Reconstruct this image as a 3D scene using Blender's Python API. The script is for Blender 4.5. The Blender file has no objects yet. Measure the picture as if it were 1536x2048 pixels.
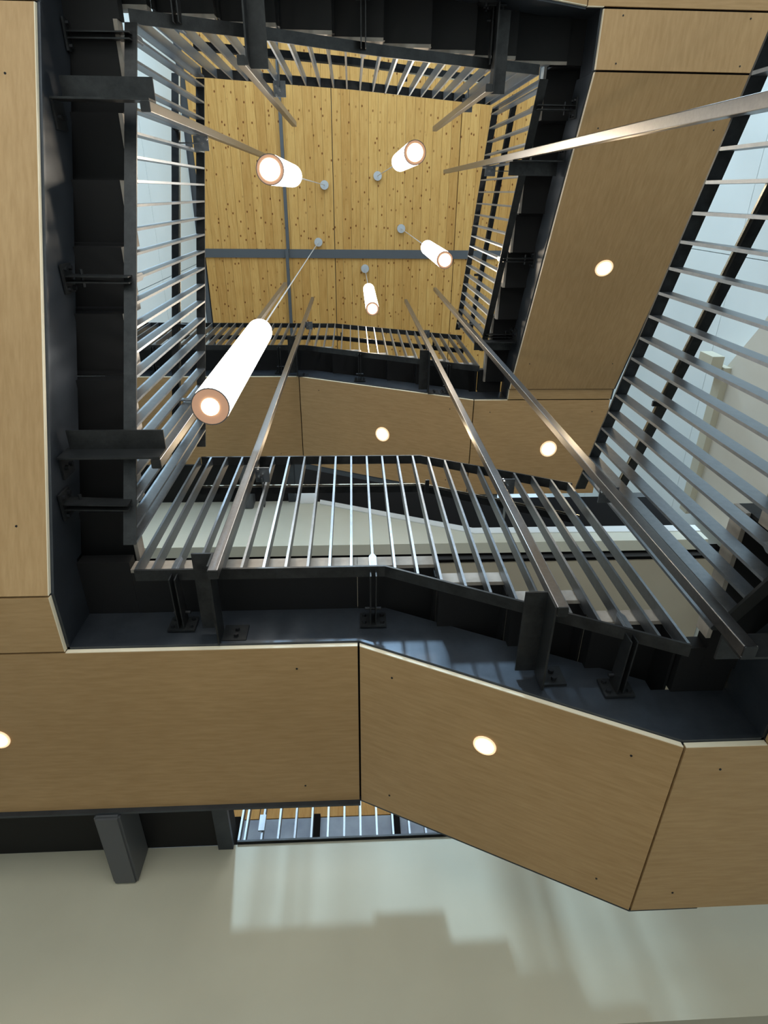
import bpy, bmesh, math, random
from mathutils import Vector, Matrix
random.seed(4)
C = bpy.context.scene.collection
SC = bpy.context.scene
ZO = 1.6            # eye height above the ground floor; all z below are measured from the eye

# ------------------------------------------------------------------ camera
cam = bpy.data.cameras.new('camera'); co = bpy.data.objects.new('camera', cam); C.objects.link(co)
f = 1217.0
zv = Vector((702-768, 1024-385, f)).normalized()
ns = Vector((742-768, 1024-3345, f)); ns = (ns - zv*ns.dot(zv)).normalized()
ew = zv.cross(ns).normalized()
if ew.x < 0: ew = -ew
rows = (ew, ns, zv)                      # world = rows @ (right, up, forward)
M = Matrix([[r.x, r.y, -r.z, 0] for r in rows] + [[0, 0, 0, 1]])
M.translation = Vector((0, 0, ZO))
co.matrix_world = M
cam.sensor_fit = 'VERTICAL'; cam.sensor_height = 36; cam.lens = 36*f/2048
cam.clip_start = 0.02
SC.camera = co

# ------------------------------------------------------------------ light
SC.view_settings.view_transform = 'Standard'; SC.view_settings.look = 'None'
SC.view_settings.gamma = 1; SC.view_settings.use_curve_mapping = False
SC.view_settings.exposure = -0.12
w = bpy.data.worlds.new('sky'); SC.world = w; w.use_nodes = True
bg = w.node_tree.nodes['Background']; bg.inputs[0].default_value = (0.60, 0.82, 1.0, 1); bg.inputs[1].default_value = 1.2

def sun(name, d, col, e, ang):
    l = bpy.data.lights.new(name, 'SUN'); l.color = col; l.energy = e; l.angle = math.radians(ang)
    o = bpy.data.objects.new(name, l); C.objects.link(o)
    o.rotation_euler = Vector(d).to_track_quat('-Z', 'Y').to_euler(); return o
sun('daylight_sun', (0.12, 1.0, -1.06), (0.55, 0.80, 1.0), 3.0, 3.4)

def area(name, loc, d, sx, sy, e, col):
    l = bpy.data.lights.new(name, 'AREA'); l.shape = 'RECTANGLE'; l.size = sx; l.size_y = sy; l.energy = e; l.color = col
    o = bpy.data.objects.new(name, l); C.objects.link(o); o.location = (loc[0], loc[1], loc[2]+ZO)
    o.rotation_euler = Vector(d).to_track_quat('-Z', 'Y').to_euler(); return o
area('north_fill_light', (0.4, -4.9, 8.3), (0, 1, -0.15), 7, 6.5, 560, (0.64, 0.85, 1.0))  # added blue fill lamp at the unseen north frame
area('lobby_fill_light', (0.5, -4.9, 0.6), (0, 1, 0.1), 7, 3.2, 165, (1.0, 0.89, 0.72))  # added warm fill from low behind; no lobby window is built

# ------------------------------------------------------------------ materials
def mat(name, col=(.5, .5, .5), rough=.5, metal=0., spec=.5):
    m = bpy.data.materials.new(name); m.use_nodes = True
    b = m.node_tree.nodes['Principled BSDF']
    b.inputs['Base Color'].default_value = (*col, 1); b.inputs['Roughness'].default_value = rough
    b.inputs['Metallic'].default_value = metal; b.inputs['Specular IOR Level'].default_value = spec
    return m
def N(m, t, **k):
    n = m.node_tree.nodes.new(t)
    for a, v in k.items(): setattr(n, a, v)
    return n
def L(m, a, b): m.node_tree.links.new(a, b)
def pos(m, scale):
    g = N(m, 'ShaderNodeNewGeometry'); mp = N(m, 'ShaderNodeMapping'); mp.inputs['Scale'].default_value = scale
    L(m, g.outputs['Position'], mp.inputs['Vector']); return mp.outputs['Vector']
def ramp(m, fac, stops):
    r = N(m, 'ShaderNodeValToRGB'); e = r.color_ramp.elements
    while len(e) < len(stops): e.new(.5)
    for i, (p, c) in enumerate(stops): e[i].position = p; e[i].color = (*c, 1)
    L(m, fac, r.inputs['Fac']); return r.outputs['Color']
def noise(m, vec, scale, detail=3, rough=.5):
    n = N(m, 'ShaderNodeTexNoise'); n.inputs['Scale'].default_value = scale; n.inputs['Detail'].default_value = detail
    n.inputs['Roughness'].default_value = rough; L(m, vec, n.inputs['Vector']); return n.outputs['Fac']
def mix(m, fac, a, b, mode='MIX'):
    x = N(m, 'ShaderNodeMix', data_type='RGBA', blend_type=mode)
    if isinstance(fac, (int, float)): x.inputs[0].default_value = fac
    else: L(m, fac, x.inputs[0])
    for s, v in ((x.inputs[6], a), (x.inputs[7], b)):
        if isinstance(v, tuple): s.default_value = (*v, 1)
        else: L(m, v, s)
    return x.outputs[2]
def bsdf(m): return m.node_tree.nodes['Principled BSDF']
def bump(m, fac, s, d=.01):
    b = N(m, 'ShaderNodeBump'); b.inputs['Strength'].default_value = s; b.inputs['Distance'].default_value = d
    L(m, fac, b.inputs['Height']); L(m, b.outputs['Normal'], bsdf(m).inputs['Normal'])

def plywood(name, sx, sy):
    m = mat(name, rough=.45, spec=.3)
    v = pos(m, (sx, sy, 1.0))
    a = noise(m, v, 6, 5, .6); b = noise(m, pos(m, (1, 1, 1)), .9, 2)
    c = ramp(m, a, [(.3, (.455, .285, .132)), (.7, (.545, .355, .178))])
    c2 = ramp(m, b, [(.3, (.86, .85, .84)), (.7, (1, 1, 1))])
    oi = N(m, 'ShaderNodeObjectInfo')
    c3 = ramp(m, oi.outputs['Random'], [(0, (.90, .89, .87)), (1, (1, 1, 1))])
    o = mix(m, 1., mix(m, 1., c, c2, 'MULTIPLY'), c3, 'MULTIPLY'); L(m, o, bsdf(m).inputs['Base Color'])
    bump(m, a, .05, .002); return m
PLY_X = plywood('maple_plywood_grain_across', 1.2, 9); PLY_Y = plywood('maple_plywood_grain_along', 9, 1.2)
PLY_EDGE = mat('maple_edge', (.86, .76, .58), .5)

m = CLT = mat('knotty_spruce', rough=.5, spec=.25)
v = pos(m, (9, .55, 1)); a = noise(m, v, 5, 5, .65)
c = ramp(m, a, [(.25, (.52, .27, .07)), (.5, (.66, .37, .115)), (.8, (.75, .47, .17))])
vo = N(m, 'ShaderNodeTexVoronoi', voronoi_dimensions='2D'); vo.inputs['Scale'].default_value = 3.4; vo.inputs['Randomness'].default_value = 1
L(m, pos(m, (1.9, 1.25, 1)), vo.inputs['Vector'])
k = ramp(m, vo.outputs['Distance'], [(.0, (.22, .11, .05)), (.06, (.36, .20, .10)), (.10, (1, 1, 1))])
oi = N(m, 'ShaderNodeObjectInfo')
rv = ramp(m, oi.outputs['Random'], [(0, (.82, .74, .64)), (.5, (.95, .91, .86)), (1, (1, .97, .92))])
kn = ramp(m, noise(m, pos(m, (1, 1, 1)), 2.3, 1), [(.34, (0, 0, 0)), (.52, (1, 1, 1))])
k = mix(m, kn, (1., 1., 1.), k)
L(m, mix(m, 1., mix(m, 1., c, k, 'MULTIPLY'), rv, 'MULTIPLY'), bsdf(m).inputs['Base Color'])

def steel(name, c0, c1, rough, metal, sc=14):
    m = mat(name, rough=rough, metal=metal)
    a = noise(m, pos(m, (1, 1, 1)), sc, 5, .7)
    L(m, ramp(m, a, [(.3, c0), (.75, c1)]), bsdf(m).inputs['Base Color'])
    r = N(m, 'ShaderNodeMapRange'); r.inputs[3].default_value = rough-.07; r.inputs[4].default_value = rough+.1
    L(m, a, r.inputs[0]); L(m, r.outputs[0], bsdf(m).inputs['Roughness']); return m
BLACK = steel('blackened_steel_plate', (.050, .058, .072), (.082, .094, .114), .38, .7, 5)
PAN = mat('black_tread_pan', (.008, .008, .009), .6, .0, .3)
RAIL = steel('grey_rail_steel', (.20, .22, .245), (.28, .30, .33), .36, .9, 30)
DRAIL = steel('dark_rail_steel', (.02, .022, .024), (.05, .052, .055), .42, .6)
TUBE = steel('mill_finish_steel', (.24, .235, .24), (.31, .30, .30), .30, 1., 60)
BOLT = mat('zinc_bolt', (.45, .45, .46), .3, 1.)
DBOLT = mat('dark_bolt', (.035, .037, .042), .4, .7)
BRASS = mat('bright_handrail_steel', (.75, .66, .52), .25, 1.)
m = TREAD = mat('tread_edge_concrete', rough=.8)
L(m, ramp(m, noise(m, pos(m, (1, 1, 1)), 9, 4), [(.3, (.27, .235, .20)), (.7, (.46, .42, .38))]), bsdf(m).inputs['Base Color'])
def plaster(name, c0, c1, rough=.6, sc=1.6):
    m = mat(name, rough=rough, spec=.4)
    a = noise(m, pos(m, (1, 1, 1)), sc, 4)
    L(m, ramp(m, a, [(.3, c0), (.7, c1)]), bsdf(m).inputs['Base Color'])
    bump(m, noise(m, pos(m, (1, 1, 1)), 90, 2), .04, .002); return m
CREAM = plaster('cream_plaster', (.50, .47, .37), (.56, .53, .42), .45)
BEIGE = plaster('beige_plaster', (.52, .46, .36), (.57, .51, .40), .6)
WHITE = plaster('white_wall_paint', (.72, .79, .80), (.79, .85, .86), .6, .8)
CAP = mat('white_cap', (.85, .88, .9), .5)
GREYBEAM = mat('grey_painted_steel', (.10, .105, .115), .5, .2)
SHADOW = mat('black_board', (.010, .009, .009), .9, 0, .1)  # plain matt black, the boards' and panels' own colour
BLUEGREY = plaster('blue_grey_panel', (.20, .24, .33), (.36, .42, .52), .35, 4)
CANOPY = mat('light_grey_canopy', (.55, .55, .56), .4, .3)
TRIM = mat('trim_painted_glow', (.85, .75, .60), .4); bsdf(TRIM).inputs['Emission Color'].default_value = (1, .66, .36, 1); bsdf(TRIM).inputs['Emission Strength'].default_value = .75  # warm glow put into the ring for the halo round each downlight
m = GRND = mat('terrazzo_floor', rough=.35)
L(m, ramp(m, noise(m, pos(m, (1, 1, 1)), 60, 2), [(.35, (.52, .47, .40)), (.65, (.66, .61, .53))]), bsdf(m).inputs['Base Color'])
def emit(name, col, s):
    m = mat(name, col, .4); b = bsdf(m)
    b.inputs['Emission Color'].default_value = (*col, 1); b.inputs['Emission Strength'].default_value = s; return m
SHADE = emit('opal_glass_lit', (1.0, .92, .80), 9.0)
LENS = emit('lamp_lens_lit', (1.0, .78, .48), 14.)
LENS2 = emit('downlight_lens_lit', (1.0, .80, .50), 10.)
DIFF = mat('pendant_end_glass', (.30, .19, .14), .35); bsdf(DIFF).inputs['Emission Color'].default_value = (.85, .45, .26, 1); bsdf(DIFF).inputs['Emission Strength'].default_value = .42
GLASS = mat('window_glass', (.9, .95, 1), .02); bsdf(GLASS).inputs['Transmission Weight'].default_value = 1; bsdf(GLASS).inputs['IOR'].default_value = 1.02

# ------------------------------------------------------------------ mesh helpers
def P(x, y, z): return Vector((x, y, z+ZO))
class MB:
    def __init__(s): s.v = []; s.f = []
    def hexa(s, p):                      # 8 points: bottom loop then top loop
        n = len(s.v); s.v += [P(*q) for q in p]
        s.f += [tuple(n+i for i in q) for q in ((3,2,1,0),(4,5,6,7),(0,1,5,4),(1,2,6,5),(2,3,7,6),(3,0,4,7))]; return s
    def box(s, x0, x1, y0, y1, z0, z1):
        return s.hexa([(x0,y0,z0),(x1,y0,z0),(x1,y1,z0),(x0,y1,z0),(x0,y0,z1),(x1,y0,z1),(x1,y1,z1),(x0,y1,z1)])
    def prism(s, pts, off):              # polygon extruded by off
        n = len(s.v); k = len(pts); o = Vector(off)
        s.v += [P(*q) for q in pts] + [P(*q)+o for q in pts]
        s.f.append(tuple(range(n+k-1, n-1, -1))); s.f.append(tuple(range(n+k, n+2*k)))
        for i in range(k): j = (i+1) % k; s.f.append((n+i, n+j, n+k+j, n+k+i))
        return s
    def cyl(s, a, b, r, n=16, r2=None):
        a = P(*a); b = P(*b); d = (b-a).normalized(); u = d.orthogonal().normalized(); w = d.cross(u)
        k = len(s.v); r2 = r if r2 is None else r2
        for c, q in ((a, r), (b, r2)):
            for i in range(n):
                t = 2*math.pi*i/n; s.v.append(c+(u*math.cos(t)+w*math.sin(t))*q)
        s.f.append(tuple(range(k+n-1, k-1, -1))); s.f.append(tuple(range(k+n, k+2*n)))
        for i in range(n): j = (i+1) % n; s.f.append((k+i, k+j, k+n+j, k+n+i))
        return s
    def tube(s, x, y, z0, z1, h, c):     # square tube with softened corners
        pts = []
        for sx, sy in ((1,1),(-1,1),(-1,-1),(1,-1)):
            a0 = {(1,1):0,(-1,1):90,(-1,-1):180,(1,-1):270}[(sx,sy)]
            for t in (0, 30, 60, 90):
                t = math.radians(a0+t); pts.append((x+sx*(h-c)+c*math.cos(t), y+sy*(h-c)+c*math.sin(t), z0))
        return s.prism(pts, (0, 0, z1-z0))
    def build(s, name, m, parent=None, smooth=False, bevel=0):
        me = bpy.data.meshes.new(name); o0 = Vector(parent_loc(parent))
        me.from_pydata([q-o0 for q in s.v], [], s.f); me.materials.append(m)
        bm = bmesh.new(); bm.from_mesh(me); bmesh.ops.recalc_face_normals(bm, faces=bm.faces)
        if bevel: bmesh.ops.bevel(bm, geom=bm.edges[:], offset=bevel, segments=2, affect='EDGES', clamp_overlap=True)
        bm.to_mesh(me); bm.free()
        if smooth:
            for p in me.polygons: p.use_smooth = True
            me.set_sharp_from_angle(angle=math.radians(35))
        o = bpy.data.objects.new(name, me); C.objects.link(o)
        if parent: o.parent = parent
        return o
def parent_loc(p):
    v = Vector((0, 0, 0))
    while p: v += p.location; p = p.parent
    return v
def thing(name, loc, label, cat, group=None):
    o = bpy.data.objects.new(name, None); C.objects.link(o); o.location = P(*loc); o.empty_display_size = .1
    o['label'] = label; o['category'] = cat
    if group: o['group'] = group
    return o
def tag(o, label, cat, group=None):
    o['label'] = label; o['category'] = cat
    if group: o['group'] = group
    return o
def struct(o, label=None, cat=None):
    o['kind'] = 'structure'
    if label: o['label'] = label
    if cat: o['category'] = cat
    return o

# ------------------------------------------------------------------ room shell
YS = 3.6      # face of the floor edge on the near side of the stair
fl = struct(MB().box(-5, 6, -6, 8, -1.7, -1.6).build('floor', GRND), 'pale speckled lobby floor under the stairwell', 'floor')
ZC = 12.5
ce = struct(MB().box(-3.4, 3.3, -5, 7, ZC+.06, ZC+.25).build('ceiling', GREYBEAM), 'knotty spruce board ceiling high over the stairwell', 'ceiling')
bw = .1615; nb = 37; x = -2.745
for row, (y0, y1) in enumerate(((-3.4, .955), (1.105, 3.9))):
    for i in range(nb):
        xa = x+i*bw; g = .0016 + (.010 if abs(xa+.28) < .09 or abs(xa-1.9) < .08 else 0)
        MB().box(xa+g, xa+bw-.0016, y0, y1, ZC+random.uniform(-.003, .003), ZC+.059).build('board', CLT, ce)
struct(MB().box(-2.86, 3.3, .955, 1.105, ZC-.03, ZC+.059).build('trim_1', GREYBEAM), 'flat grey steel beam crossing the spruce ceiling', 'beam')
struct(MB().box(-1.22, -1.165, -3.4, .95, ZC-.06, ZC-.002).box(-1.24, -1.185, .95, 3.9, ZC-.10, ZC-.035).build('trim_2', GREYBEAM), 'thin grey conduit running the length of the spruce ceiling', 'conduit')
struct(MB().box(-2.86, -2.765, 1.105, 3.9, ZC-.02, ZC+.059).build('trim_3', GREYBEAM), 'grey steel edge beam at the left of the spruce ceiling', 'beam')

ww = struct(MB().box(-3.1, -2.88, -5, 7, -1.6, ZC+.06).build('wall_west', GREYBEAM), 'tall pale daylit wall behind the left railing', 'wall')
for i, (z0, z1) in enumerate(((-1.6, 1.5), (1.5, 4.3), (4.3, 7.1), (7.1, 9.92), (9.92, ZC-.02))):
    for y0, y1 in ((-5, -2.2), (-2.2, 1.2), (1.2, 4.3)):
        MB().box(-2.88, -2.86, y0+.006, y1-.006, z0+.006, z1-.006).build('panel', WHITE, ww)
we = struct(MB().box(4.43, 4.6, -5, 7, -1.6, ZC+.06).build('wall_east', GREYBEAM), 'tall pale daylit wall behind the right railing', 'wall')
for z0, z1 in ((-1.6, 1.4), (1.4, 4.36), (4.36, 7.33), (7.33, 10.3), (10.3, ZC)):
    for y0, y1 in ((-5, -2.4), (-2.4, .6), (.6, 3.6), (3.6, 7)):
        MB().box(4.4, 4.43, y0+.004, y1-.004, z0+.004, z1-.004).build('panel', WHITE, we)
# raking plaster band on the right wall with its shallow edge beam
band = thing('raking_wall_band', (4.3, 2, 5.2), 'pale beige raking plaster band with an edge beam, behind the right railing', 'wall band')
MB().prism([(4.28, -1.6, 4.9), (4.28, 1.19, 6.36), (4.28, 1.78, 6.80), (4.28, 3.58, 6.80), (4.28, 3.58, 4.55), (4.28, -1.6, 3.6)], (.118, 0, 0)).build('plaster_face', plaster('pale_beige_plaster', (.62, .58, .50), (.68, .64, .56)), band)
MB().box(4.20, 4.279, 1.72, 3.58, 6.66, 6.82).build('edge_beam', CREAM, band)
MB().box(4.05, 4.19, 1.60, 1.76, 6.70, 6.98).build('stub', CREAM, band)

# near-side floor edges (plaster spandrels)
s1 = struct(MB().box(-2.85, 4.39, YS, YS+.14, 1.42, 2.43).build('wall_south', CREAM), 'cream plaster floor edge streaked with daylight at the bottom', 'wall')
s2 = struct(MB().prism([(-2.85, YS, 6.05), (4.18, YS, 6.05), (4.18, YS, 6.35), (1.42, YS, 6.35), (-.46, YS, 7.17), (-.53, YS, 7.17), (-.53, YS, 7.40), (-.76, YS, 7.40), (-.76, YS, 7.2), (-2.85, YS, 7.2)], (0, .14, 0)).build('wall_south_upper', plaster('pale_plaster', (.68, .68, .58), (.74, .74, .65), .5)), 'cream plaster floor edge seen through the near railing', 'wall')
MB().prism([(-.46, YS-.012, 7.10), (1.42, YS-.012, 6.26), (4.18, YS-.012, 6.24), (4.18, YS-.012, 6.38), (1.42, YS-.012, 6.39), (-.46, YS-.012, 7.21)], (0, .011, 0)).build('cap_strip', CAP, s2)
MB().box(-.76, -.53, YS-.012, YS-.001, 7.12, 7.45).build('cap_strip', CAP, s2)
struct(MB().box(-2.85, 4.39, YS+.141, 7, 1.44, 1.56).build('ceiling_ground_floor', BEIGE), 'beige ceiling behind the lower floor edge', 'ceiling')
struct(MB().box(-2.85, 4.39, YS+.30, 7, 6.08, 6.2).build('ceiling_first_floor', BEIGE), 'beige ceiling seen through the near railing', 'ceiling')
tr = struct(MB().box(-2.85, 4.39, YS+.145, YS+.295, 6.10, 6.18).build('trim_4', SHADOW), 'dark track between floor edge and beige ceiling', 'track')
MB().box(-2.85, 4.39, YS+.20, YS+.225, 6.05, 6.10).build('track_rail', GREYBEAM, tr)
struct(MB().box(-2.85, 4.39, YS+.141, 7, 2.3, 2.43).build('floor_first', GRND), 'first floor slab behind the near floor edge', 'floor')
bk = struct(MB().box(-2.85, 4.39, 7, 7.2, -1.6, ZC).build('wall_back', BEIGE), 'beige back wall of the upper floors', 'wall')
# black raking side panel standing over the sloped floor edge
MBp = MB().prism([(-.76, YS+.15, 7.0), (-.5, YS+.15, 6.9), (1.42, YS+.15, 6.21), (4.17, YS+.15, 6.21), (4.17, YS+.15, 7.52), (1.9, YS+.15, 7.52), (.6, YS+.15, 7.95), (-.76, YS+.15, 8.6)], (0, .05, 0))
MBp2 = MBp.build('raking_guard_panel', SHADOW)
tag(MBp2, 'black raking guard panel above the white capped floor edge', 'guard panel')
# level 1 room bits glimpsed in the slot at the bottom of the picture
cab = thing('wall_cladding', (0.2, 5.3, 2.43), 'blue grey wall cladding with timber head seen through the lowest slot', 'cladding')
for i in range(6):
    xa = -1.9+i*.75
    MB().box(xa, xa+.72, 5.3, 5.34, 2.431, 3.82).build('panel', BLUEGREY, cab)
    MB().box(xa+.70, xa+.78, 5.24, 5.299, 2.431, 3.82).build('post', SHADOW, cab)
for i in range(3):
    MB().box(-1.9+i*.95, -1.9+i*.95+.94, 5.3, 5.34, 3.83, 4.5).build('head_board', CLT, cab)
MB().box(.96, 2.6, 5.3, 5.34, 3.83, 4.5).build('head_board', mat('walnut_brown_board', (.17, .09, .045), .5), cab)

# north side: unseen window frame added for daylight, mullions spaced to streak the sun
wn = struct(MB().box(-3.2, 4.4, -5.0, -4.85, 4.1, 4.6).box(-3.2, 4.4, -5.0, -4.85, 12.2, 12.55).build('added_window_frame', GREYBEAM), 'unseen grey window frame added behind the stairwell to streak the daylight', 'window')
for i in range(14):
    MB().box(-3.2+i*.56, -3.08+i*.56+(.10 if i % 3 == 0 else 0), -5.0, -4.88, 4.6, 12.2).build('streak_mullion', GREYBEAM, wn)

# ------------------------------------------------------------------ stair geometry
XW, XE, YN, YI = -1.349, 1.601, -1.046, 1.9    # inner stringer faces
WD = 1.09                                      # soffit width
def pf(seg):   # point function for a run: returns inner point and outward normal
    return seg
STR_H = .31; PT = .02
# orientation: 'S','E','N','W'; along coordinate a (x for S,N ; y for E,W)
SIDE = {'S': (YI, 1), 'E': (XE, 1), 'N': (YN, -1), 'W': (XW, -1)}
def pt(side, a, u, z):     # u = distance outward from inner stringer face
    c, s = SIDE[side]; q = c+s*u
    return (a, q, z) if side in 'SN' else (q, a, z)
def slab(mb, side, a0, z0, a1, z1, u0, u1, t0, t1):   # sloped slab between vertical cuts, offset t0..t1 over line
    return mb.hexa([pt(side,a0,u0,z0+t0), pt(side,a1,u0,z1+t0), pt(side,a1,u1,z1+t0), pt(side,a0,u1,z0+t0),
                    pt(side,a0,u0,z0+t1), pt(side,a1,u0,z1+t1), pt(side,a1,u1,z1+t1), pt(side,a0,u1,z0+t1)])
def screws(root, side, a0, z0, a1, z1, u0, u1):
    d = a1-a0
    for fa in (.12, .88):
        for u in (u0+.13, u1-.13):
            a = a0+d*fa; z = z0+(z1-z0)*fa
            MB().cyl(pt(side, a, u, z-.003), pt(side, a, u, z+.004), .005, 8).build('screw', DBOLT, root)
def panel(root, side, a0, z0, a1, z1, u0, u1, m, ga=.005, gb=.005, ea=None, eb=None):
    s = 1 if a1 > a0 else -1; sl = (z1-z0)/(a1-a0)
    b0 = a0+s*ga; b1 = a1-s*gb; c0 = z0+sl*(b0-a0); c1 = z0+sl*(b1-a0)
    slab(MB(), side, b0, c0, b1, c1, u0+.004, u1, 0, PT).build('soffit_panel', m, root)
    e0 = b0 if ea is None else ea; e1 = b1 if eb is None else eb
    slab(MB(), side, e0, z0+sl*(e0-a0), e1, z0+sl*(e1-a0), u0, u0+.004, .001, PT+.004).build('panel_edge', PLY_EDGE, root)
    slab(MB(), side, a0, z0, a1, z1, u0+.017, u1-.001, PT+.001, PT+.02).build('joint_light_block', SHADOW, root)  # black board added so no light shows through the panel joints
    screws(root, side, b0, c0, b1, c1, u0, u1)
def stringers(root, side, a0, z0, a1, z1, drop=0):
    sl = abs((z1-z0)/(a1-a0)); h = STR_H*math.sqrt(1+sl*sl) + (.0 if sl < .1 else .02)
    slab(MB(), side, a0, z0, a1, z1, .0, .016, PT+.006, h).build('stringer', BLACK, root)
    slab(MB(), side, a0, z0, a1, z1, -.012, -.0005, PT+.006, PT+.024).build('bottom_lip', BLACK, root)
    slab(MB(), side, a0, z0, a1, z1, WD+.001, WD+.016, .004-drop, h).build('stringer', BLACK, root)
ROS = {'S': -.26, 'E': -.216, 'N': -.256, 'W': -.249}      # inner end of the treads (towards the well)
LZ = .295                                                 # underside of landings above the soffit
def flight(side, aT, zT, aB, zB, label, m, n, shift=.39, RO=None, skip=0):
    """aT,zT upper end, aB,zB lower end of the soffit line at the inner face"""
    c = pt(side, (aT+aB)/2, .5, (zT+zB)/2)
    root = thing('stair_flight', c, label, 'stairs')
    panel(root, side, aT, zT, aB, zB, 0, WD, m)
    stringers(root, side, aT, zT, aB, zB)
    RO = RO or ROS[side]
    s = 1 if aB > aT else -1
    d = (aB-aT)/n; dz = (zB-zT)/n
    # last stretch of the upper landing that reaches over the flight
    t = slab(MB(), side, aT, zT, aT+s*shift, zT, RO+.02, WD-.001, LZ, LZ+.08).build('landing_nose', PAN, root)
    slab(MB(), side, aT+s*skip, zT, aT+s*shift, zT, RO, RO+.019, LZ, LZ+.08).build('tread_end', TREAD, t)
    for i in range(n-1):
        a0 = aT+s*shift+d*i; a1 = a0+d; zt = zT+dz*(i+1)
        t = slab(MB(), side, a0, zt, a1+s*.012, zt, RO+.02, WD-.001, LZ, LZ+.08).build('tread', PAN, root)
        slab(MB(), side, a0+s*.001, zt, a1+s*.012, zt, RO, RO+.019, LZ, LZ+.08).build('tread_end', TREAD, t)
    for i in range(n):
        a0 = aT+s*shift+d*i; zt = zT+dz*(i+1)
        slab(MB(), side, a0-s*.012, zt, a0, zt, RO+.02, WD-.001, LZ+.081 if i < n-1 else LZ+.03, LZ-dz-.001).build('riser', PAN, root)
    return root
def deck(root, x0, x1, y0, y1, z):
    MB().box(x0, x1, y0, y1, z-.004, z+.07).build('deck_plate', PAN, root)

def backing(root, x0, x1, y0, y1, z):
    MB().box(x0, x1, y0, y1, z+PT+.001, z+PT+.015).build('joint_light_block', SHADOW, root)  # same added board, keeps light out of the landing joints
# lower near flight + landings
kS0, kS1 = .007, 1.270
zSW, zSE = 2.258, 1.612
LS = flight('S', kS0, zSW, kS1, zSE, 'stair flight with maple soffit and round downlight, right of centre nearest the viewer', PLY_X, 4)
SW = thing('stair_landing', (-1.6, 2.3, zSW), 'maple-clad landing at the lower left, nearest the viewer', 'landing')
panel(SW, 'S', kS0, zSW, -2.44, zSW, 0, WD, PLY_X, gb=0, eb=XW)
stringers(SW, 'S', kS0, zSW, XW, zSW, .03)
slab(MB(), 'S', XW, zSW, -2.44, zSW, WD+.001, WD+.016, -.026, .3).build('stringer', BLACK, SW)
stringers(SW, 'W', 1.585, zSW, YI, zSW)
slab(MB(), 'W', 1.585+.007, zSW, YI-.008, zSW, .004, WD, 0, PT).build('soffit_panel', PLY_X, SW)
slab(MB(), 'W', 1.585+.007, zSW, YI-.006, zSW, 0, .004, .001, PT+.004).build('panel_edge', PLY_EDGE, SW)
backing(SW, -2.44, XW-.018, 1.58, YI+.01, zSW)
deck(SW, XW+.25, kS0-.002, 1.66, YI-.001, zSW+.30)
deck(SW, -2.44, XW-.017, YI-.31, YI+WD, zSW+.30)
deck(SW, XW+.001, XW+.249, 1.60, YI-.002, zSW+.30)
MB().box(XW+.25, kS0-.002, 1.64, 1.659, zSW+.295, zSW+.375).build('deck_edge', TREAD, SW)
SEl = thing('stair_landing', (1.9, 2.3, zSE), 'maple-clad landing corner at the lower right edge, nearest the viewer', 'landing')
panel(SEl, 'S', kS1, zSE, XE+WD, zSE, 0, WD, PLY_X, gb=0, eb=XE)
stringers(SEl, 'S', kS1, zSE, XE, zSE)
stringers(SEl, 'E', 1.777, zSE, YI, zSE)
slab(MB(), 'E', 1.777+.004, zSE, YI-.006, zSE, .0, WD, 0, PT).build('soffit_panel', PLY_X, SEl)
deck(SEl, kS1+.08, XE-.017, 1.66, YI-.001, zSE+.30)
deck(SEl, XE+.017, XE+WD, YI-.12, YI+WD, zSE+.30)

LE = flight('E', 1.777, zSE, -1.6, zSE-.5*3.377, 'stair flight leaving the frame at the lower right, below the long right railing', PLY_Y, 11, .75, -.17, .17)
# west flight
WF = flight('W', -.72, 3.41, 1.585, zSW, 'stair flight with black steel side along the left edge of the picture', PLY_Y, 8)
NW = thing('stair_landing', (-1.6, -1.3, 3.42), 'dark landing in the upper left corner, above the left stair flight', 'landing')
panel(NW, 'N', -1.2, 3.42, XW-WD, 3.42, 0, WD, PLY_X, gb=0)
slab(MB(), 'W', YN, 3.42, -.724, 3.42, 0, WD, 0, PT).build('soffit_panel', PLY_X, NW)
stringers(NW, 'W', YN, 3.42, -.72, 3.42)
slab(MB(), 'N', -1.2, 3.42, XW, 3.42, 0, .016, PT+.006, STR_H).build('stringer', BLACK, NW)
deck(NW, XW-WD, -1.09, YN-WD, -.722, 3.42+.30)
NF = flight('N', 1.49, 4.765, -1.2, 3.42, 'dark stair flight crossing the top of the picture', PLY_X, 9)
NE = thing('stair_landing', (2.1, -1.3, 4.78), 'maple-clad corner landing at the top right', 'landing')
panel(NE, 'N', XE+WD, 4.78, 1.49, 4.775, 0, WD, PLY_X, ga=0, ea=XE)
slab(MB(), 'E', YN+.008, 4.78, -.725, 4.78, .004, WD, 0, PT).build('soffit_panel', PLY_Y, NE)
slab(MB(), 'E', YN+.008, 4.78, -.725, 4.78, 0, .004, .001, PT+.004).build('panel_edge', PLY_EDGE, NE)
screws(NE, 'E', YN, 4.78, -.72, 4.78, 0, WD)
stringers(NE, 'E', YN, 4.78, -.72, 4.78)
slab(MB(), 'N', 1.49, 4.775, XE, 4.78, 0, .016, PT+.006, STR_H).build('stringer', BLACK, NE)
backing(NE, XE+.018, XE+WD-.002, YN-.016, -.71, 4.782)
deck(NE, XE-.22, XE+WD, YN-WD, -.79, 4.78+.30)
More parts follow.
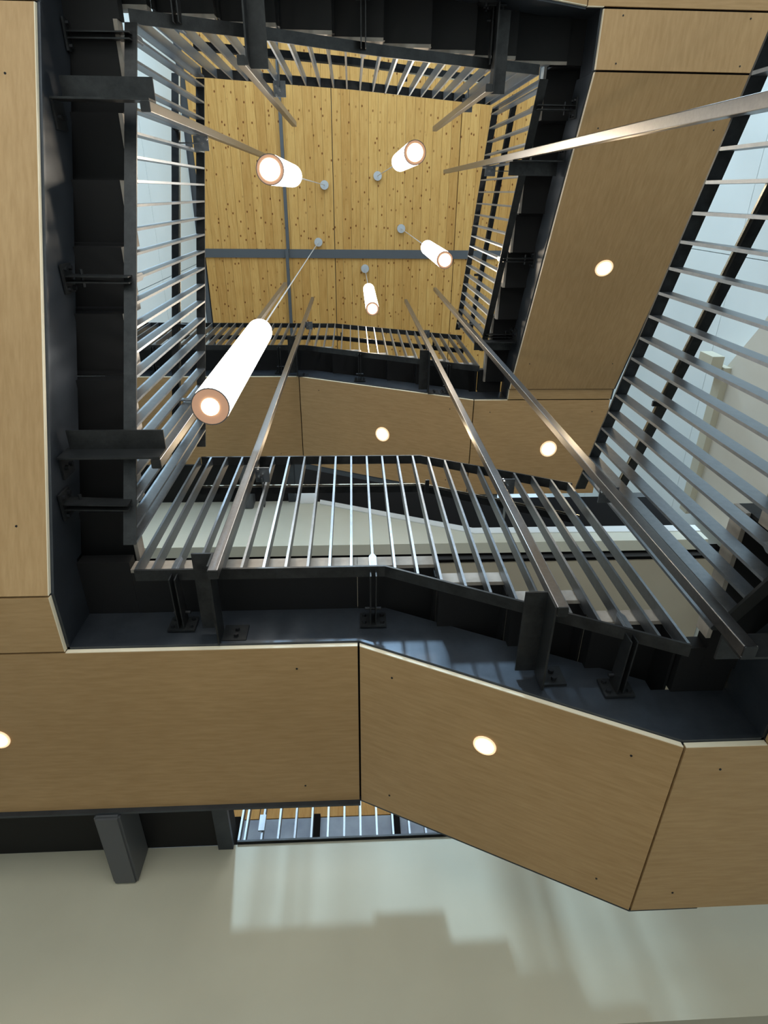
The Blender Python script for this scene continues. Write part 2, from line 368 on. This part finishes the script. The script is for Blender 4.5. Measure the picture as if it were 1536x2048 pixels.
# upper right flight
UE = flight('E', 1.777, 6.05, -.718, 4.782, 'stair flight with wide maple soffit and downlight, upper right of the well', PLY_Y, 8)
zU2, zU1 = 6.09, 7.03
USE = thing('stair_landing', (2.1, 2.2, zU2), 'maple-clad landing right of centre, above the long right railing', 'landing')
slab(MB(), 'E', 1.784, 6.072, YI-.008, 6.09, .004, WD, 0, PT).build('soffit_panel', PLY_X, USE)
slab(MB(), 'E', 1.784, 6.072, YI-.008, 6.09, 0, .004, .001, PT+.004).build('panel_edge', PLY_EDGE, USE)
panel(USE, 'S', 1.25, zU2, XE+WD, zU2, 0, WD, PLY_X, gb=0, eb=XE)
stringers(USE, 'S', 1.25, zU2, XE, zU2); stringers(USE, 'E', 1.777, 6.07, YI, zU2)
backing(USE, XE+.018, XE+WD-.002, 1.75, YI+.02, 6.09)
deck(USE, 1.34, XE-.017, 1.66, YI-.001, zU2+.30)
deck(USE, XE+.017, XE+WD, YI-.12, YI+WD, zU2+.30)

US = flight('S', -.633, zU1, 1.25, zU2, 'stair flight with maple soffit and downlight in the centre of the picture', PLY_X, 6)
USW = thing('stair_landing', (-1.6, 2.3, zU1), 'upper landing with maple soffit left of centre, behind the biggest pendant', 'landing')
panel(USW, 'S', -.633, zU1, -2.85, zU1, 0, WD, PLY_X, gb=0)
stringers(USW, 'S', -.633, zU1, -2.85, zU1)
deck(USW, -2.85, -.635, 1.66, YI+WD, zU1+.30)
MB().box(-2.85, -.635, 1.64, 1.659, zU1+.295, zU1+.375).build('deck_edge', TREAD, USW)

# dark bridges between landings and floor edges, each with a boxed beam
for z, lab in ((2.43, 'black steel bridge with boxed beam, left of the lowest slot'), (7.2, 'black steel bridge with boxed beam seen through the near railing')):
    b = thing('landing_bridge', (-2, 3.3, z), lab, 'bridge')
    MB().box(-2.85, -.78, YI+WD+.018, YS-.002, z, z+.1).build('bridge_deck', PAN, b)
    MB().box(-1.44, -1.30, 2.95 if z > 5 else YI+WD+.02, YS-.002, z-.22, z-.001).build('boxed_beam', GREYBEAM, b, bevel=.012)
    MB().box(-.87, -.78, YI+WD+.018, YS-.002, z-.03, z-.001).build('edge_angle', BLACK, b)

# ------------------------------------------------------------------ railings
RB = .058     # depth of the flat bars
RAILC = {'S': (1.57, 1), 'E': (1.32, 1), 'N': (-.716, -1), 'W': (-1.02, -1), 'U': (1.30, 1), 'G': (YS-.02, 1)}
def rp(side, a, u, z):
    c, s = RAILC[side]; q = c+s*u
    return (a, q, z) if side in 'SNG' else (q, a, z)
def interp(pl, a):
    pl = sorted(pl)
    if a <= pl[0][0]: i = 0
    elif a >= pl[-1][0]: i = len(pl)-2
    else: i = max(k for k in range(len(pl)-1) if pl[k][0] <= a)
    (a0, z0), (a1, z1) = pl[i], pl[i+1]
    return z0+(z1-z0)*(a-a0)/(a1-a0)
def flatbar(mb, side, pl, u0, u1, t0, t1):
    for (a0, z0), (a1, z1) in zip(pl, pl[1:]):
        mb.hexa([rp(side,a0,u0,z0+t0), rp(side,a1,u0,z1+t0), rp(side,a1,u1,z1+t0), rp(side,a0,u1,z0+t0),
                 rp(side,a0,u0,z0+t1), rp(side,a1,u0,z1+t1), rp(side,a1,u1,z1+t1), rp(side,a0,u1,z0+t1)])
    return mb
def railing(side, bot, top, phase, pitch, label, tabs=(), arms=(), hand=True, hdrop=.185, hu=.13, armz=None, off=None):
    mid = rp(side, (bot[0][0]+bot[-1][0])/2, 0, interp(bot, (bot[0][0]+bot[-1][0])/2))
    root = thing('stair_railing', mid, label, 'railing', 'steel railings round the stairwell')
    flatbar(MB(), side, bot, 0, RB, 0, .012).build('bottom_rail', DRAIL, root)
    flatbar(MB(), side, top, 0, RB, -.012, 0).build('top_rail', DRAIL, root)
    lo = min(p[0] for p in bot); hi = max(p[0] for p in bot)
    k0 = math.ceil((lo+.02-phase)/pitch); k1 = math.floor((hi-.02-phase)/pitch)
    al = [phase+pitch*k for k in range(k0, k1+1)]
    for a in al + [lo+.005, hi-.005]:
        zb = interp(bot, a)+.012; zt = interp(top, a)-.012
        if zt-zb < .1: continue
        mb = MB(); mb.hexa([rp(side,a-.006,0,zb), rp(side,a+.006,0,zb), rp(side,a+.006,RB,zb), rp(side,a-.006,RB,zb),
                            rp(side,a-.006,0,zt), rp(side,a+.006,0,zt), rp(side,a+.006,RB,zt), rp(side,a-.006,RB,zt)])
        mb.build('baluster', RAIL, root)
    for a in arms:
        i = min(range(len(al)), key=lambda k: abs(al[k]-a)); a = al[i]
        zb = interp(bot, a)
        # widened foot of the baluster
        MB().prism([rp(side,a-.018,.004,zb+.013), rp(side,a+.018,.004,zb+.013), rp(side,a+.018,.004,zb+.10), rp(side,a+.006,.004,zb+.125), rp(side,a-.006,.004,zb+.125), rp(side,a-.018,.004,zb+.10)],
                   tuple(Vector(rp(side,0,RB-.008,0))-Vector(rp(side,0,0,0)))).build('foot_tab', RAIL, root)
        zz = zb+.01; ue = off if off else .325
        arm = MB()
        for da in (-.016, .010):
            arm.hexa([rp(side,a+da,.02,zz-.065), rp(side,a+da+.006,.02,zz-.065), rp(side,a+da+.006,ue-.01,zz-.05), rp(side,a+da,ue-.01,zz-.05),
                      rp(side,a+da,.02,zz), rp(side,a+da+.006,.02,zz), rp(side,a+da+.006,ue-.01,zz+.035), rp(side,a+da,ue-.01,zz+.035)])
        ar = arm.build('support_arm', DRAIL, root)
        pm = MB(); pm.hexa([rp(side,a-.065,ue-.012,zz-.06), rp(side,a+.065,ue-.012,zz-.06), rp(side,a+.065,ue-.002,zz-.06), rp(side,a-.065,ue-.002,zz-.06),
                            rp(side,a-.065,ue-.012,zz+.045), rp(side,a+.065,ue-.012,zz+.045), rp(side,a+.065,ue-.002,zz+.045), rp(side,a-.065,ue-.002,zz+.045)])
        pm.build('base_plate', DRAIL, ar)
        for da in (-.045, .045):
            for dz in (-.035, .02):
                MB().cyl(rp(side,a+da,ue-.012,zz+dz), rp(side,a+da,ue-.026,zz+dz), .011, 6).build('bolt', DBOLT, ar)
        tb = MB().cyl(rp(side,a-.04,ue-.07,zz+.005), rp(side,a+.04,ue-.07,zz+.005), .008, 8); tb.build('clevis_pin', DBOLT, ar)
    if hand:
        hl = [(a, z-hdrop) for a, z in top]
        hr = flatbar(MB(), side, hl, hu, hu+.045, -.03, -.005).build('handrail', DRAIL, root)
        flatbar(MB(), side, hl, hu-.010, hu-.0005, -.022, -.010).build('bright_edge', BRASS, hr)
        a = lo+.35
        while a < hi-.1:
            z = interp(hl, a)
            MB().hexa([rp(side,a-.012,RB,z-.09), rp(side,a+.012,RB,z-.09), rp(side,a+.012,hu+.02,z-.09), rp(side,a-.012,hu+.02,z-.09),
                       rp(side,a-.012,RB,z-.078), rp(side,a+.012,RB,z-.078), rp(side,a+.012,hu+.02,z-.03), rp(side,a-.012,hu+.02,z-.03)]).build('handrail_bracket', DRAIL, root)
            a += 1.15
    return root
R1 = railing('S', [(-1.035, 2.435), (.137, 2.435), (1.32, 1.82)], [(-1.02, 3.82), (.443, 3.815), (1.335, 3.345)], .081, .1035,
             'long steel railing across the middle of the picture, bending down at centre', arms=(-.86, .081, 1.09))
R2 = railing('E', [(1.43, 1.74), (-1.8, .10)], [(1.56, 3.245), (-1.8, 1.75)], .058, .1045,
             'large oblique railing at the right edge, slanting up to the top right', arms=(1.0, -.25), off=.27)
R3 = railing('W', [(1.46, 2.485), (-.716, 3.745)], [(1.555, 3.97), (-.70, 5.27)], .065, .1022,
             'railing with near horizontal bars on the left of the spruce ceiling', arms=(1.34, .36, -.65))
R4 = railing('N', [(-1.06, 3.77), (-.521, 4.03), (.208, 4.46), (1.28, 4.96)], [(-1.045, 5.34), (-.73, 5.48), (.02, 5.79), (1.28, 6.57)], -.021, .1035,
             'railing along the top of the picture above the spruce ceiling', arms=(-.9, .09, .95))
R5 = railing('U', [(-.70, 5.0), (1.43, 6.26)], [(-.70, 6.58), (1.53, 7.87)], -.017, .1055,
             'small railing on the right of the spruce ceiling', arms=(-.55, .52, 1.3), off=.30)
R6 = railing('S', [(-2.8, 7.185), (-.56, 7.17), (1.30, 6.19)], [(-2.8, 8.55), (-.25, 8.50), (1.36, 7.72)], -.032, .103,
             'small railing along the bottom edge of the spruce ceiling', arms=(-2.3, -.86, .07, .98))
# floor guard on the lower floor edge
RG = railing('G', [(-.76, 2.435), (1.9, 2.435)], [(-.76, 3.5), (1.9, 3.5)], -.615, .1035,
             'short stretch of guard railing in the slot at the bottom', hand=False)
MB().box(-.640, -.602, YS-.03, YS-.021, 2.50, 2.61).build('foot_tab', RAIL, RG)

# ------------------------------------------------------------------ hanging square posts
POSTS = [  # x, y, bottom, top, side, label, [upper bracket z]
    (-.62, 1.47, 2.234, 10.0, 'S', 'square steel post left of centre, ending on the near landing', [7.08]),
    (.82, 1.47, 1.92, 9.8, 'S', 'square steel post right of centre, ending on the near flight', [6.38]),
    (1.22, 1.254, 1.415, 9.46, 'E', 'long square steel post ending at the lower right corner', [6.06]),
    (1.22, -.25, .66, 8.97, 'E', 'thick square steel post crossing the upper right maple soffit', [5.25]),
    (-.90, 1.10, 2.59, 8.75, 'W', 'square steel post behind the biggest pendant lamp', []),
    (-.92, -.335, 3.32, 8.4, 'W', 'square steel post pointing at the upper left pendant lamp', []),
    (-.548, -.59, 3.83, 7.1, 'N', 'short square steel post at the top left of the spruce ceiling', []),
    (.888, -.60, 4.65, 7.5, 'N', 'short square steel post at the top right of the spruce ceiling', []),
]
h = .0225
STC = {'S': YI, 'E': XE, 'N': YN, 'W': XW}
def lbox(mb, side, a0, a1, q0, q1, z0, z1):
    a0, a1 = sorted((a0, a1)); q0, q1 = sorted((q0, q1))
    return mb.box(a0, a1, q0, q1, z0, z1) if side in 'SN' else mb.box(q0, q1, a0, a1, z0, z1)
def bracket(root, side, x, y, zt):   # zt: underside of the flat leg
    a, q = (x, y) if side in 'SN' else (y, x)
    dn = {'S': 1, 'E': -1, 'N': -1, 'W': 1}[side]     # walking down
    s = 1 if side in 'SE' else -1
    e = STC[side]-s*.001; web = a-dn*(h+.001)
    q0 = q-s*.02
    br = lbox(lbox(MB(), side, web-dn*.009, web-dn*.10, q0, e-s*.03, zt, zt+.009), side, web, web-dn*.009, q0, e-s*.011, zt-.105, zt+.009).build('angle_bracket', DRAIL, root)
    lbox(MB(), side, web+dn*.001, web+dn*.115, e-s*.010, e, zt-.070, zt+.045).build('fixing_plate', DRAIL, br)
    for dz in (-.040, .005):
        z = zt+dz
        p0 = (web+dn*.065, e-s*.010); p1 = (web+dn*.065, e-s*.026)
        f_ = (lambda p: (p[0], p[1], z)) if side in 'SN' else (lambda p: (p[1], p[0], z))
        MB().cyl(f_(p0), f_(p1), .012, 6).build('bolt', DBOLT, br)
def clamp(root, side, x, y, z):
    a, q = (x, y) if side in 'SN' else (y, x); s = 1 if side in 'SE' else -1
    cl = lbox(lbox(MB(), side, a+h+.001, a+h+.085, q-s*.01, q+s*.085, z, z+.007), side, a+h+.040, a+h+.046, q+s*.05, q+s*.24, z-.03, z+.02).build('clamp_plate', RAIL, root)
    for da, dq in ((.02, .0), (.045, .03), (.02, .05)):
        p = (a+h+da, q+s*dq); f_ = (lambda z_: (p[0], p[1], z_)) if side in 'SN' else (lambda z_: (p[1], p[0], z_))
        MB().cyl(f_(z-.022), f_(z+.022), .008, 8).build('bolt', BOLT, cl)
for x, y, zb, zt, side, lab, ups in POSTS:
    r = thing('hanging_post', (x, y, zb), lab, 'post', 'square steel posts hung in the well')
    MB().tube(x, y, zb+.005, zt, h, .0035).build('square_tube', TUBE, r)
    MB().tube(x, y, zb, zb+.0045, h-.001, .006).build('end_cap', DRAIL, r)
    bracket(r, side, x, y, zb+(.145 if lab.startswith('square steel post left') else .11))
    for z in ups: bracket(r, side, x, y, z)
    a = x if side in 'SN' else y
    tops = {'S': R1, 'E': R2, 'W': R3, 'N': R4}
    tl = {'S': [(-1.02, 3.82), (.443, 3.815), (1.335, 3.345)], 'E': [(1.56, 3.245), (-1.8, 1.75)], 'W': [(1.555, 3.97), (-.70, 5.27)],
          'N': [(-1.045, 5.34), (.02, 5.79), (1.28, 6.57)]}[side]
    clamp(r, side, x, y, interp(tl, a)-.45)
    if side == 'S': clamp(r, side, x, y, interp([(-2.8, 8.55), (-.25, 8.50), (1.36, 7.72)], a)-.5)
    if side == 'E': clamp(r, side, x, y, interp([(-.70, 6.58), (1.53, 7.87)], a)-.6)

# ------------------------------------------------------------------ pendants
LAMPS = [((-.621, .828), 2.58, 4.25, 'biggest glowing tube pendant, left of centre, its end facing the viewer'),
         ((-.476, -.115), 4.15, 5.70, 'glowing tube pendant at the upper left of the spruce ceiling'),
         ((.48, -.268), 5.24, 6.84, 'glowing tube pendant at the upper right of the spruce ceiling'),
         ((.924, .586), 6.49, 8.10, 'slanting-looking tube pendant right of centre on the spruce ceiling'),
         ((.248, 1.287), 7.92, 9.75, 'smallest tube pendant near the lower edge of the spruce ceiling')]
for (x, y), zb, zt, lab in LAMPS:
    r = thing('pendant_lamp', (x, y, zb), lab, 'pendant lamp', 'tube pendants in the stairwell')
    R = .083
    n = 32
    # hollow opal tube with domed top
    bm = MB(); prof = [(R-.004, zb+.02), (R-.004, zb+.002), (R, zb+.002), (R, zt-.07), (R*.93, zt-.03), (R*.7, zt-.008), (.02, zt)]
    for rr, z in prof:
        for i in range(n): t = 2*math.pi*i/n; bm.v.append(P(x+rr*math.cos(t), y+rr*math.sin(t), z))
    for k in range(len(prof)-1):
        for i in range(n): j = (i+1) % n; bm.f.append((k*n+i, k*n+j, (k+1)*n+j, (k+1)*n+i))
    bm.build('shade', SHADE, r, smooth=True)
    e = MB().cyl((x, y, zb-.002), (x, y, zb+.006), R-.0045, n).build('end_diffuser', DIFF, r)
    MB().cyl((x, y, zb-.0015), (x, y, zb+.0018), R, n).build('end_rim', GREYBEAM, r)
    MB().cyl((x, y, zb-.006), (x, y, zb-.0021), R*(.46 if zb < 3 else .72), 24).build('lamp_lens', LENS, e)  # upper lenses enlarged, their bloom put into the shape
    MB().cyl((x, y, zt-.01), (x, y, zt+.03), .018, 12).build('stem', CANOPY, r)
    MB().cyl((x, y, zt+.03), (x, y, ZC-.05), .006, 8).build('suspension_rod', CANOPY, r)
    MB().cyl((x, y, ZC-.06), (x, y, ZC-.008), .075, 20).build('canopy', CANOPY, r, smooth=True)
    l = bpy.data.lights.new('pendant_light', 'SPOT'); l.energy = 26; l.color = (1, .80, .56); l.shadow_soft_size = .05; l.spot_size = 2.3; l.spot_blend = .7
    lo = bpy.data.objects.new('pendant_light', l); C.objects.link(lo); lo.parent = r; lo.location = (0, 0, -.02)

# ------------------------------------------------------------------ downlights
def downlight(x, y, z, r0, slope, side, lab):
    r = thing('downlight', (x, y, z), lab, 'downlight', 'round downlights in the maple soffits')
    n = Vector((-slope if side == 'S' else 0, -slope if side == 'E' else 0, 1)).normalized()
    def q(d): return (x+n.x*d, y+n.y*d, z+n.z*d)
    MB().cyl(q(-.006), q(-.0005), r0*1.3, 32).build('trim_ring', TRIM, r, smooth=True)  # ring widened as part of the painted halo
    MB().cyl(q(-.009), q(-.0062), r0, 32).build('lens', LENS2, r)
    l = bpy.data.lights.new('downlight_light', 'SPOT'); l.energy = 14; l.color = (1, .78, .5); l.spot_size = 2.6; l.spot_blend = .8; l.shadow_soft_size = .04
    lo = bpy.data.objects.new('downlight_light', l); C.objects.link(lo); lo.parent = r; lo.location = (0, 0, -.03)
def zl(side, a, A, zA, B, zB): return zA+(zB-zA)*(a-A)/(B-A)
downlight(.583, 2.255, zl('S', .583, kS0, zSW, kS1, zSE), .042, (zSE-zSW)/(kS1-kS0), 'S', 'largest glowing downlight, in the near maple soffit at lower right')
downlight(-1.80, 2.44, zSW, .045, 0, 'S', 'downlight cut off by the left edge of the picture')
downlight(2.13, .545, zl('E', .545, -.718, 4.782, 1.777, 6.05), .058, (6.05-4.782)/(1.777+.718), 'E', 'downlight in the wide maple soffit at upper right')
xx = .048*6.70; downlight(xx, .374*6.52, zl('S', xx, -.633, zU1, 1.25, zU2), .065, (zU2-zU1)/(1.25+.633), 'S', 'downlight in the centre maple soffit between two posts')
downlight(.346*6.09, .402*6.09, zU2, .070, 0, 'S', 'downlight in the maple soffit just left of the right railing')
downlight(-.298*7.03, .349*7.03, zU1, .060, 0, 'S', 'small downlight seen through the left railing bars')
